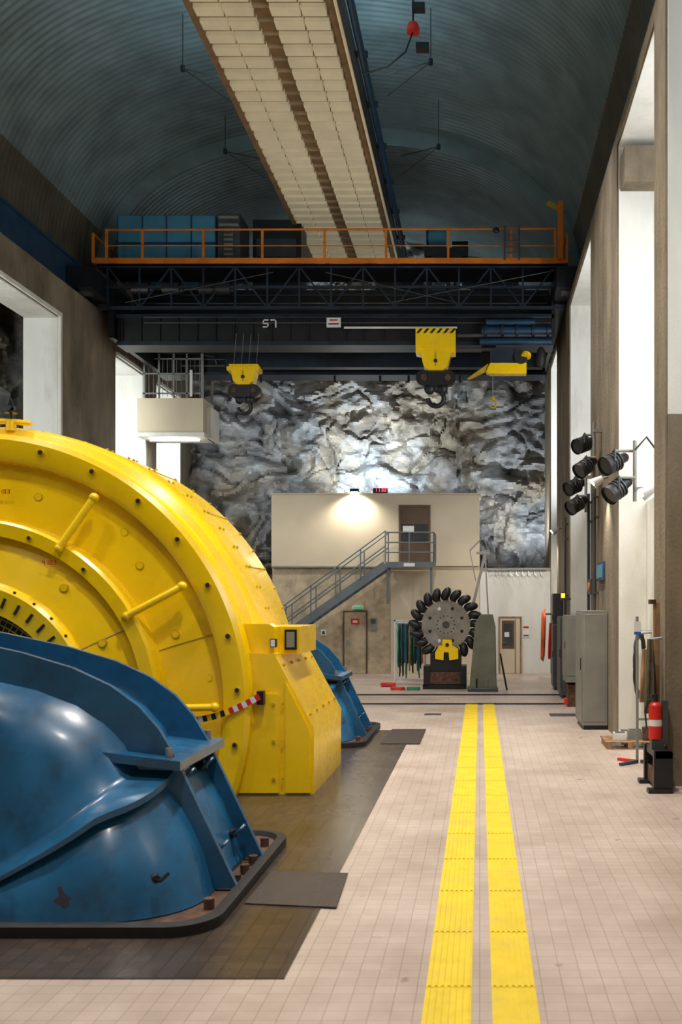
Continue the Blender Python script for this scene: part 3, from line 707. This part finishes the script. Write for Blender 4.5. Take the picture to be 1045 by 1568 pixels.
b.box(cX(365),cX(440),28,28.6,cZ(402),cZ(372),K)
b.box(cX(560),cX(640),29.2,30.2,cZ(402),cZ(372),K); b.box(cX(720),cX(800),29.0,30.2,cZ(402),cZ(380),K)
b.cyl((cX(652),28.4,cZ(327)),(cX(680),28.4,cZ(327)),.25,M['cab'],24); b.cyl((cX(648),28.4,cZ(327)),(cX(652),28.4,cZ(327)),.22,M['dblue'],24)
b.cyl((cX(690),28.5,cZ(342)),(cX(716),28.5,cZ(342)),.2,K,20); b.box(cX(645),cX(715),28.2,29.6,cZ(360),cZ(346),K)
for p in (650,680,706): b.box(cX(p),cX(p)+.12,28.3,28.5,cZ(403),cZ(350),K)
b.box(cX(655),cX(678),28.3,28.6,cZ(347),cZ(336),K)
for p in (606,628,712,735): b.box(cX(p),cX(p+14),28.2,28.6,cZ(403),cZ(388+random.randint(-14,4)),K)
b.box(cX(486),cX(492),28,28.1,cZ(403),cZ(372),K); b.cyl((cX(548),28,cZ(383)),(cX(570),28,cZ(383)),.18,K,16); b.cyl((cX(505),28,cZ(385)),(cX(530),28,cZ(385)),.1,M['dgrey'],12)
for p in (773,795): b.cyl((cX(p),26.4,cZ(402)),(cX(p),26.4,cZ(350)),.025,M['dgrey'],8)
for k in range(5): b.cyl((cX(773),26.4,cZ(392-k*9)),(cX(795),26.4,cZ(392-k*9)),.018,M['dgrey'],6)
b.ell((cX(760),26.4,cZ(357)),.09,.06,.08,M['black'])
for p in (215,262,318,340): 
    b.cyl((cX(p-14),26.75,cZ(440)),(cX(p+12),26.75,cZ(440)),.2,K,18); b.cyl((cX(p+12),26.75,cZ(440)),(cX(p+16),26.75,cZ(440)),.1,M['dgrey'],12)
b.seg7('5',cX(399),26.89,cZ(497),.16,.22,.035,M['label']); b.seg7('7',cX(411),26.89,cZ(497),.16,.22,.035,M['label'])
b.box(cX(498),cX(520),26.86,26.9,cZ(497),cZ(481),M['label']); b.box(cX(503),cX(515),26.85,26.86,cZ(487),cZ(485),M['red']); b.box(cX(501),cX(517),26.85,26.86,cZ(493),cZ(491),M['dgrey'])
for zz,r,a,c in ((492,.09,745,820),(505,.12,738,845),(522,.1,735,845),(512,.05,700,845),(534,.05,700,800)):
    b.cyl((cX(a),26.7,cZ(zz)),(cX(c),26.7,cZ(zz)),r,M['dblue'] if r>.06 else M['dgrey'],16)
for p in (742,768,790,815,838): b.cyl((cX(p),26.7,cZ(505)),(cX(p+4),26.7,cZ(505)),.17,N,18)
b.box(cX(738),cX(760),26.9,27.2,cZ(560),cZ(520),K)
b.ell((cX(829),26.6,cZ(548)),.14,.12,.3,M['rubber'])
for (a,za,c,zc) in ((195,466,420,420),(500,420,700,466),(600,466,860,415)): b.cyl((cX(a),26.45,cZ(za)),(cX(c),26.45,cZ(zc)),.012,M['dgrey'],6)
for p in (300,350,480,560,610,700): b.box(cX(p)-.03,cX(p)+.03,30.5,30.6,9.1,9.4,K)
b.box(cX(310),cX(840),29.0,29.3,9.2,9.6,N); b.box(cX(172),cX(850),27.7,30.3,9.9,9.95,K)
b.make('overhead_crane')
def hook(name,px,d,ytop,s_,big):
    k=d/1524; x=(px-735)*k; zt=H+(925-ytop)*k
    b=B(); Yl=M['yellow']
    w=.50*s_
    if big:
        b.box(x-w,x+w,d-.25,d+.25,zt-.52,zt,Yl)
        for i in range(6):
            xx=x-w+.02+i*(2*w/6); 
            b.prism([(xx,zt-.14),(xx+.07,zt-.14),(xx+.17,zt-.02),(xx+.10,zt-.02)],'Y',d-.26,d-.25,M['black'])
        zt-=.52
    b.prism([(x-w*1.0,zt),(x+w*1.0,zt),(x+w,zt-.12*s_),(x+w*.75,zt-.14*s_),(x+w*.6,zt-.45*s_),(x+w*.35,zt-.55*s_),(x-w*.35,zt-.55*s_),(x-w*.6,zt-.45*s_),(x-w*.75,zt-.14*s_),(x-w,zt-.12*s_)],'Y',d-.22,d+.22,Yl)
    b.box(x-.02,x+.02,d-.23,d-.22,zt-.45*s_,zt-.1,M['yellow2']); b.cyl((x,d-.24,zt-.32*s_),(x,d-.22,zt-.32*s_),.05,M['black'],12)
    zs=zt-.62*s_
    for sx in (-.3,.3): b.cyl((x+sx*s_,d-.12,zs-.1*s_),(x+sx*s_,d+.12,zs-.1*s_),.2*s_,M['black'],24); b.cyl((x+sx*s_,d-.14,zs-.1*s_),(x+sx*s_,d-.12,zs-.1*s_),.08*s_,M['rust'],12)
    b.box(x-.2*s_,x+.2*s_,d-.14,d+.14,zs-.3*s_,zs+.05,M['black'])
    pts=[(x,d,zs-.28*s_),(x,d,zs-.4*s_)]+[(x+.2*s_*math.sin(a),d,zs-.6*s_+.2*s_*math.cos(a)) for a in [i*pi/8 for i in range(0,13)]]
    b.tube(pts,.06*s_,M['black'],10)
    for sx in (-1,1): b.ell((x+sx*.16*s_,d,zs-.35*s_),.14*s_,.1*s_,.16*s_,M['black'])
    if not big:
        for sx in (-.3,-.1,.1,.3): b.cyl((x+sx,d,zt),(x+sx,d+.3,zt+1.0),.012,M['steel'],6)
        b.box(x-w*.9,x+w*.9,d-.15,d+.15,zt,zt+.08,Yl)
    else:
        b.box(x-.3,x+.3,d+.25,26.88,zt+.4,zt+.5,M['black'])
    b.make(name)
hook('crane_hook_block',668,26.35,506,1.05,True)
hook('crane_hook_block',375,26.35,564,.85,False)
b=B(); k=26.6/1524
def q(px,py): return ((px-735)*k, H+(925-py)*k)
x0,z0=q(745,576);x1,z1=q(806,560)
b.prism([(x0,z0+.05),(x0+.1,z0),(x1,z0),(x1,z1),(x0+.1,z1)],'Y',26.3,26.6,M['yellow']); b.prism([(x0-.5,z0-.12),(x0-.45,z0-.14),(x0+.1,z0+.12),(x0+.05,z1)],'Y',26.35,26.45,M['yellow2'])
b.cyl((x1-.15,26.25,z1+.15),(x1-.15,26.6,z1+.15),.18,M['black'],20); b.cyl((x1-.02,26.22,z1+.15),(x1+.0,26.25,z1+.22),.13,M['yellow'],16)
b.box(x0+.1,x1-.3,26.35,26.5,z1,z1+.35,M['navy'])
xh,zh=q(755,617); b.cyl((xh,26.4,zh+.1),(xh,26.4,z0),.012,M['steel'],6); b.ell((xh,26.4,zh+.08),.06,.05,.07,M['yellow2'])
b.tube([(xh,26.4,zh+.05)]+[(xh+.09*math.sin(a),26.4,zh-.08+.09*math.cos(a)) for a in [i*pi/8 for i in range(0,13)]],.022,M['yellow2'],8)
b.make('auxiliary_hoist')
b=B(); b.box(-10.9,-10.66,-3.9,35,10.36,11.35,M['dblue']); b.box(-10.9,-10.63,-3.9,35,11.3,11.36,M['dblue']); b.box(-10.46,-10.4,-3.9,35,10.35,10.37,M['steel']); b.make('runway_beam')
b=B(); b.box(2.68,2.85,-3.9,35,10.36,11.3,M['dgrey']); b.box(2.35,2.42,-3.9,35,10.35,10.37,M['steel']); b.make('runway_beam')

# ------------------------------------------------------------------ balcony at left
b=B(); bx0,bx1,by0,by1=-10.4,-8.4,30.2,31.4
b.box(bx0,bx1,by0,by1,7.5,8.55,M['build']); b.box(bx0,bx1+.05,by0-.05,by1,7.38,7.5,M['white']); b.box(bx1,bx1+.15,by0+.4,by1+.1,7.38,8.35,M['white'])
for xx in (-10.2,-9.75,-9.3,-8.9,-8.45): b.box(xx-.025,xx+.025,by0+.02,by0+.07,8.55,10.0,M['grey'])
for zz in (8.7,9.3,9.75,10.0): b.box(-10.25,-8.4,by0+.02,by0+.06,zz-.02,zz+.02,M['grey'])
for i in range(13): b.box(-10.2+i*.14,-10.19+i*.14,by0+.03,by0+.045,8.6,9.75,M['grey'])
for yy in (by0+.04,by1-.1): 
    b.box(-8.45,-8.39,yy-.03,yy+.03,8.55,10.0,M['grey'])
b.box(-8.47,-8.39,by0,by1,9.96,10.02,M['grey']); b.box(-8.47,-8.39,by0,by1,9.3,9.34,M['grey'])
b.box(-8.8,-8.72,by0-.02,by0+.02,8.6,9.4,M['label'])
b.tube([(-8.4,by0+.2,9.9),(-8.1,by0+.2,9.85),(-8.0,by0+.2,9.6)],.05,M['dgrey'],8)
b.cyl((-10.1,30.5,7.33),(-8.6,30.5,7.33),.04,M['bulb'],10); b.box(-10.15,-8.55,30.45,30.55,7.36,7.38,M['label'])
b.make('wall_balcony')

# ------------------------------------------------------------------ right wall equipment
def cabinet(name,x0,x1,y0,y1,z0,z1,m,plinth=True):
    b=B(); b.box(x0,x1,y0,y1,z0+(.08 if plinth else 0),z1,m); 
    if plinth: b.box(x0+.03,x1,y0+.03,y1-.03,z0,z0+.08,M['black'])
    b.box(x0-.015,x0,y0+.03,y1-.03,z0+.12,z1-.04,m); b.box(x0-.03,x0-.015,y0+.1,y0+.13,z0+(z1-z0)*.5,z0+(z1-z0)*.6,M['black'])
    b.box(x0+.03,x1-.03,y0-.01,y0,z0+.15,z1-.06,m)
    b.make(name,bevel=.008)
cabinet('electrical_cabinet',1.88,2.34,18.2,19.4,0,2.18,M['grey'])
cabinet('electrical_cabinet',1.93,2.34,22.2,23.1,0.55,2.05,M['grey'],False)
cabinet('electrical_cabinet',1.98,2.34,24.2,25.3,0,2.0,M['dgrey'])
cabinet('electrical_cabinet',1.98,2.34,26.6,27.4,0,1.75,M['dgrey'])
cabinet('wall_cabinet',2.08,2.349,28.0,28.7,1.1,2.6,M['dgrey'],False)
b=B(); b.box(1.98,2.3,22.3,22.9,0.0,.5,M['rust']); b.box(1.9,1.98,22.3,22.4,.05,.2,M['red']); b.make('tool_box',bevel=.01)
b=B()
for i in range(9):
    pts=[(1.93+.03*math.sin(i)+.02*math.cos(2*pi*k/24),30.0+i*.06+.16*math.sin(2*pi*k/24),1.35+(.62+.02*i)*math.cos(2*pi*k/24)) for k in range(24)]
    b.tube(pts,.026,M['ohose'],6,closed=True)
b.box(1.92,2.3495,30.15,30.3,1.97,2.02,M['dgrey']); b.make('orange_hose_hank')
b=B()
for i in range(4):
    pts=[(2.05+.03*math.sin(i)+.02*math.cos(2*pi*k/24),29.2+i*.05+.12*math.sin(2*pi*k/24),1.2+(.5)*math.cos(2*pi*k/24)) for k in range(24)]
    b.tube(pts,.022,M['red'],6,closed=True)
b.box(2.05,2.3495,29.2,29.3,1.70,1.74,M['dgrey']); b.make('red_hose_hank')
b=B(); b.box(2.1,2.349,25.6,25.75,2.4,2.46,M['dgrey']); b.cyl((2.15,25.67,2.46),(2.15,25.67,2.58),.05,mat('amber',(0.9,.35,.02),.3,emit=(1,.35,.02),estr=3),12); b.cyl((2.15,25.67,2.58),(2.15,25.67,2.6),.055,M['black'],12); b.make('warning_beacon')
for yy,mm in ((20.75,'dblue'),(19.7,'dgrey'),(26.4,'dgrey')):
    b=B(); b.cyl((2.27,yy,0),(2.27,yy,4.6),.03,M[mm],8)
    for zz in (1,2.5,4,4.4): b.box(2.24,2.349,yy-.06,yy+.06,zz,zz+.04,M['dgrey'])
    b.make('conduit_pipe')
b=B(); b.box(2.3,2.3495,18.6,19.5,2.75,3.1,M['dblue']); b.box(2.28,2.3,18.65,19.45,2.8,3.05,M['cab']); b.make('information_board')
b=B(); b.box(2.22,2.349,20.0,20.4,2.5,2.8,M['dgrey']); b.cyl((2.2,20.2,2.65),(2.22,20.2,2.65),.09,M['orange'],14); b.make('alarm_box')
def flood(b,x,y,z,r,aim,mast):
    c=Vector((x,y,z)); d=Vector(aim).normalized()
    # cylindrical housing with cooling collar, hood and glass front
    b.cyl(c-d*.26,c-d*.10,r*.5,M['black'],20,r2=r*.62); b.cyl(c-d*.10,c+d*.16,r*.85,M['black'],24,r2=r)
    for k in range(3): b.cyl(c-d*(.08-.06*k),c-d*(.06-.06*k),r*1.02,M['dgrey'],24)
    b.cyl(c+d*.16,c+d*.165,r*.9,M['glass'],24); b.cyl(c+d*.14,c+d*.20,r*1.06,M['rubber'],24,cap=False)
    b.cyl(c-d*.26,c-d*.30,r*.3,M['red'],12)
    b.tube([c+Vector((0,-r*1.15,0)),c+Vector((0,-r*1.15,r*1.2)),c+Vector((0,r*1.15,r*1.2)),c+Vector((0,r*1.15,0))],.018,M['dgrey'],6)
    b.cyl((x,y,z+r*1.2),(mast,y,z+r*1.2),.022,M['grey'],8)
b=B()
flood(b,2.02,19.3,5.40,.15,(-.75,-.6,-.35),2.2); flood(b,2.02,19.0,4.92,.15,(-.8,-.5,-.6),2.2)
b.cyl((2.2,19.15,4.5),(2.2,19.15,5.8),.03,M['grey'],8); b.box(2.2,2.349,19.1,19.2,4.6,4.66,M['grey']); b.box(2.2,2.349,19.1,19.2,5.6,5.66,M['grey']); b.cyl((2.2,19.0,5.6),(2.2,19.3,5.6),.02,M['grey'],6)
b.cyl((2.2,19.0,5.12),(2.2,19.3,5.12),.02,M['grey'],6); b.make('floodlight_pair')
b=B()
flood(b,2.10,15.6,4.52,.15,(-.8,-.5,-.4),2.42); flood(b,2.14,15.45,4.08,.15,(-.8,-.4,-.6),2.42)
b.cyl((2.42,15.52,3.9),(2.42,15.52,4.85),.03,M['grey'],8); b.box(2.42,3.0,15.48,15.56,4.06,4.12,M['grey']); b.tube([(2.42,15.5,4.7),(2.6,15.5,4.9),(2.8,15.4,4.6),(2.9,15.4,4.1)],.02,M['rubber'],6); b.make('floodlight_pair')
b=B()
flood(b,1.98,20.7,4.75,.15,(-.8,-.5,-.4),2.2); flood(b,2.0,20.5,4.35,.15,(-.8,-.5,-.5),2.2); b.cyl((2.2,20.6,4.2),(2.2,20.6,5.1),.03,M['grey'],8); b.box(2.2,2.349,20.55,20.65,4.9,4.96,M['grey']); b.make('floodlight_pair')
def wl(x,y,z):
    b=B(); b.cyl((x-.12,y,z-.05),(x+.05,y,z+.05),.10,M['label'],16,r2=.06); b.cyl((x-.125,y,z-.055),(x-.12,y,z-.05),.085,M['bulb'],16); b.cyl((x+.05,y,z+.05),(2.349 if y>17.1 else 2.849,y,z+.08 if y>17.1 else z),.025,M['grey'],8); b.make('wall_lamp')
wl(2.2,18.2,4.55); wl(2.5,14.6,3.95); wl(2.2,28.5,4.4)
b=B()
for i in range(9):
    rr=1-.03*(i%5); ph=random.random()*6
    b.tube([(2.66+(.25*rr)*math.sin(2*pi*k/36)*.5+.01*math.sin(ph+k),16.55+(.25*rr)*math.sin(2*pi*k/36)-.02*(i%4),1.3+.55*rr*math.cos(2*pi*k/36)+.012*math.cos(ph+k*.7)) for k in range(36)],.022,M['rubber'],6,closed=True)
b.cyl((2.6,16.5,1.82),(2.849,16.5,1.84),.03,M['steel'],8); b.make('cable_coil')
b=B(); 
for i in range(5): b.box(2.0,2.75,15.75+i*.16,15.87+i*.16,.1,.12,M['wood'])
for xx in (2.02,2.35,2.67): b.box(xx,xx+.08,15.75,16.51,.0,.1,M['wood'])
b.make('pallet')
b=B(); 
for (x,y,w,m,h) in ((2.15,15.9,.2,'label',.12),(2.4,16.0,.22,'grey',.15),(2.3,16.3,.2,'label',.1),(2.62,15.9,.12,'rust',.2)): b.box(x,x+w,y,y+.18,.121,.12+h,M[m]); b.box(x+.02,x+w-.02,y+.02,y+.16,.12+h,.13+h,M['dgrey'])
b.make('spare_parts_boxes')
b=B(); x,y=2.28,14.4; b.cyl((x,y,.03),(x,y,2.12),.022,M['grey'],10); b.box(x-.05,x+.05,y-.03,y-.025,1.9,2.05,M['label']); b.box(x-.05,x+.05,y-.035,y-.03,1.86,1.9,M['bhose'])
b.beam((x-.28,y-.25,.02),(x+.0,y,.03),.05,.04,M['dblue']); b.beam((x-.24,y+.25,.02),(x,y,.03),.05,.04,M['red']); b.beam((x+.05,y,.03),(x+.3,y-.1,.02),.05,.04,M['dgrey']); b.box(x-.01,x+.3,y-.01,y+.01,.62,.65,M['grey']); b.make('barrier_post')
b=B(); b.box(2.28,2.349,12.99,13.08,0,2.32,M['wood']); b.box(2.22,2.3,12.96,13.1,2.3,2.36,M['rust']); b.make('wooden_post')
def cloth(name,x,y,z0,z1,w,m):
    b=B(); n=20;vs=[];fs=[]
    for j in range(13):
        t=j/12; z=z1+(z0-z1)*t; ww=w*(.35+.65*min(1,t*2.0))*(1-.25*t)
        for i in range(n):
            a=2*pi*i/n; r=1+.22*math.sin(5*a+t*2)
            vs.append((x+.07*r*math.cos(a)*(.5+.6*t),y+ww*r*math.sin(a),z))
    for j in range(12):
        for i in range(n): l=(i+1)%n; fs.append((j*n+i,j*n+l,(j+1)*n+l,(j+1)*n+i))
    fs.append(tuple(range(n))); fs.append(tuple(range(12*n,13*n)))
    b.add(vs,fs,M[m]); b.cyl((x,y,z1),(2.349,y,z1+.02),.015,M['steel'],6); b.make(name)
cloth('hanging_work_coat',2.2,12.8,.9,1.85,.13,'olive'); cloth('hanging_work_coat',2.2,13.22,1.0,1.7,.09,'wood')
b=B(); x,y=2.2,12.45
b.cyl((x,y,.62),(x,y,1.02),.085,M['red'],20); b.ell((x,y,1.02),.085,.085,.06,M['red']); b.cyl((x,y,1.06),(x,y,1.14),.025,M['black'],10); b.box(x-.05,x+.03,y-.015,y+.015,1.13,1.17,M['black']); b.tube([(x,y,1.12),(x-.1,y-.02,1.1),(x-.13,y,.95),(x-.11,y,.75)],.012,M['rubber'],6); b.box(x+.08,x+.1499,y-.05,y+.05,.55,1.1,M['dgrey']); b.box(x-.06,x+.09,y-.07,y+.07,.50,.62,M['dgrey']); b.cyl((x,y,.78),(x,y,.86),.0865,M['label'],20,cap=False)
b.make('fire_extinguisher')
b=B()
for y in (12.1,12.8):
    b.box(2.12,2.349,y,y+.08,.0,.5,M['black']); b.box(2.05,2.34,y-.04,y+.12,0,.05,M['black'])
b.box(2.14,2.349,12.1,12.88,.42,.5,M['black']); b.box(2.16,2.34,12.2,12.8,.05,.25,M['rust']); b.make('equipment_bracket')

# ------------------------------------------------------------------ lights
def area(name,loc,target,sx,sy,e,col=(1,1,1),spread=180):
    l=bpy.data.lights.new(name,'AREA'); l.shape='RECTANGLE'; l.size=sx;l.size_y=sy;l.energy=e;l.color=col; l.spread=math.radians(spread)
    o=bpy.data.objects.new(name,l); o.location=loc; d=(Vector(target)-Vector(loc)); o.rotation_euler=d.to_track_quat('-Z','Y').to_euler(); scene.collection.objects.link(o); return o
def spot(name,loc,target,e,ang,blend=.5,col=(1,1,1),rad=.1):
    l=bpy.data.lights.new(name,'SPOT'); l.energy=e;l.spot_size=math.radians(ang);l.spot_blend=blend;l.color=col;l.shadow_soft_size=rad
    o=bpy.data.objects.new(name,l); o.location=loc; o.rotation_euler=(Vector(target)-Vector(loc)).to_track_quat('-Z','Y').to_euler(); scene.collection.objects.link(o)
cool=(.58,.85,1.0); neut=(1,.93,.85)
for xx,sg in ((-5.2,-1),(-2.8,1)):
    o=area('vault_uplight',(xx,13.5,13.56),(xx,13.5,14.5),.2,20,320 if sg<0 else 260,cool)
    o.rotation_euler=Matrix.Rotation(pi+.12*sg,3,'Y').to_euler()
for yy,e1 in ((2,180),(7.5,280),(13,320),(18,330)):
    area('hall_downlight',(-.6,yy,12.9),(-.3,yy+.8,0),.5,.5,e1,neut,105)
    area('hall_downlight',(-7.4,yy,12.9),(-6.0,yy+1,0),.5,.5,e1*.52,neut,115)
spot('crane_downlight',(-1.0,28.8,9.1),(-1.0,30.6,0),750,84,.6,neut,.2)
spot('crane_downlight',(-6.0,28.8,9.1),(-5.0,31.0,0),600,84,.6,neut,.2)
for y0,y1,s_ in LO: area('niche_light',(-11.75,y0+.15,6.8),(-11.0,y1,6.8),.4,4.5,150,(.95,1,.97))
for y0,y1,s_ in RO: area('niche_light',(3.75,y0+.15,7.0),(3.0,y1,7.6),.35,5.0,180,(.94,.97,1.0))
spot('roof_flood',(-3.9,33.75,6.25),(-3.9,36,8.0),1500,130,1.0,(.80,.92,1),.06)
spot('roof_flood_small',(-7.6,34.0,6.3),(-8.2,35.8,8.5),70,150,.9,(.75,.88,1),.06)
spot('side_flood',(1.6,33.6,4.2),(1.6,35.6,6.4),650,130,1.0,(.88,.95,1),.06)
spot('facade_lamp_light',(x33(545),FY-.45,5.93),(x33(545),FY-.15,4.9),300,140,.8,(1,.93,.78),.05)
spot('wall_lamp_light',(2.05,18.2,4.42),(2.3,18.3,0),110,100,.7,(1,.93,.8),.05)
spot('wall_lamp_light_b',(2.35,14.7,3.85),(2.7,16.9,1.5),80,110,.7,(1,.93,.8),.05)
spot('wall_lamp_light_c',(2.0,29.5,4.2),(1.2,33,1.2),230,110,.7,(1,.93,.82),.05)
area('tube_light_glow',(-9.3,30.5,7.25),(-9.3,30.5,0),1.4,.1,35,(1,1,1))
w=bpy.data.worlds.new('world'); scene.world=w; w.use_nodes=True; w.node_tree.nodes['Background'].inputs[0].default_value=(.5,.6,.7,1); w.node_tree.nodes['Background'].inputs[1].default_value=0.02

# ------------------------------------------------------------------ camera
cam=bpy.data.cameras.new('camera'); co=bpy.data.objects.new('camera',cam); scene.collection.objects.link(co)
co.location=(0,0,H); co.rotation_euler=(pi/2,0,0)
cam.sensor_fit='HORIZONTAL'; cam.sensor_width=24; cam.lens=35; cam.shift_x=-212.5/1045; cam.shift_y=141/1045
cam.clip_end=200; cam.dof.use_dof=True; cam.dof.focus_distance=26; cam.dof.aperture_fstop=2.8
scene.camera=co
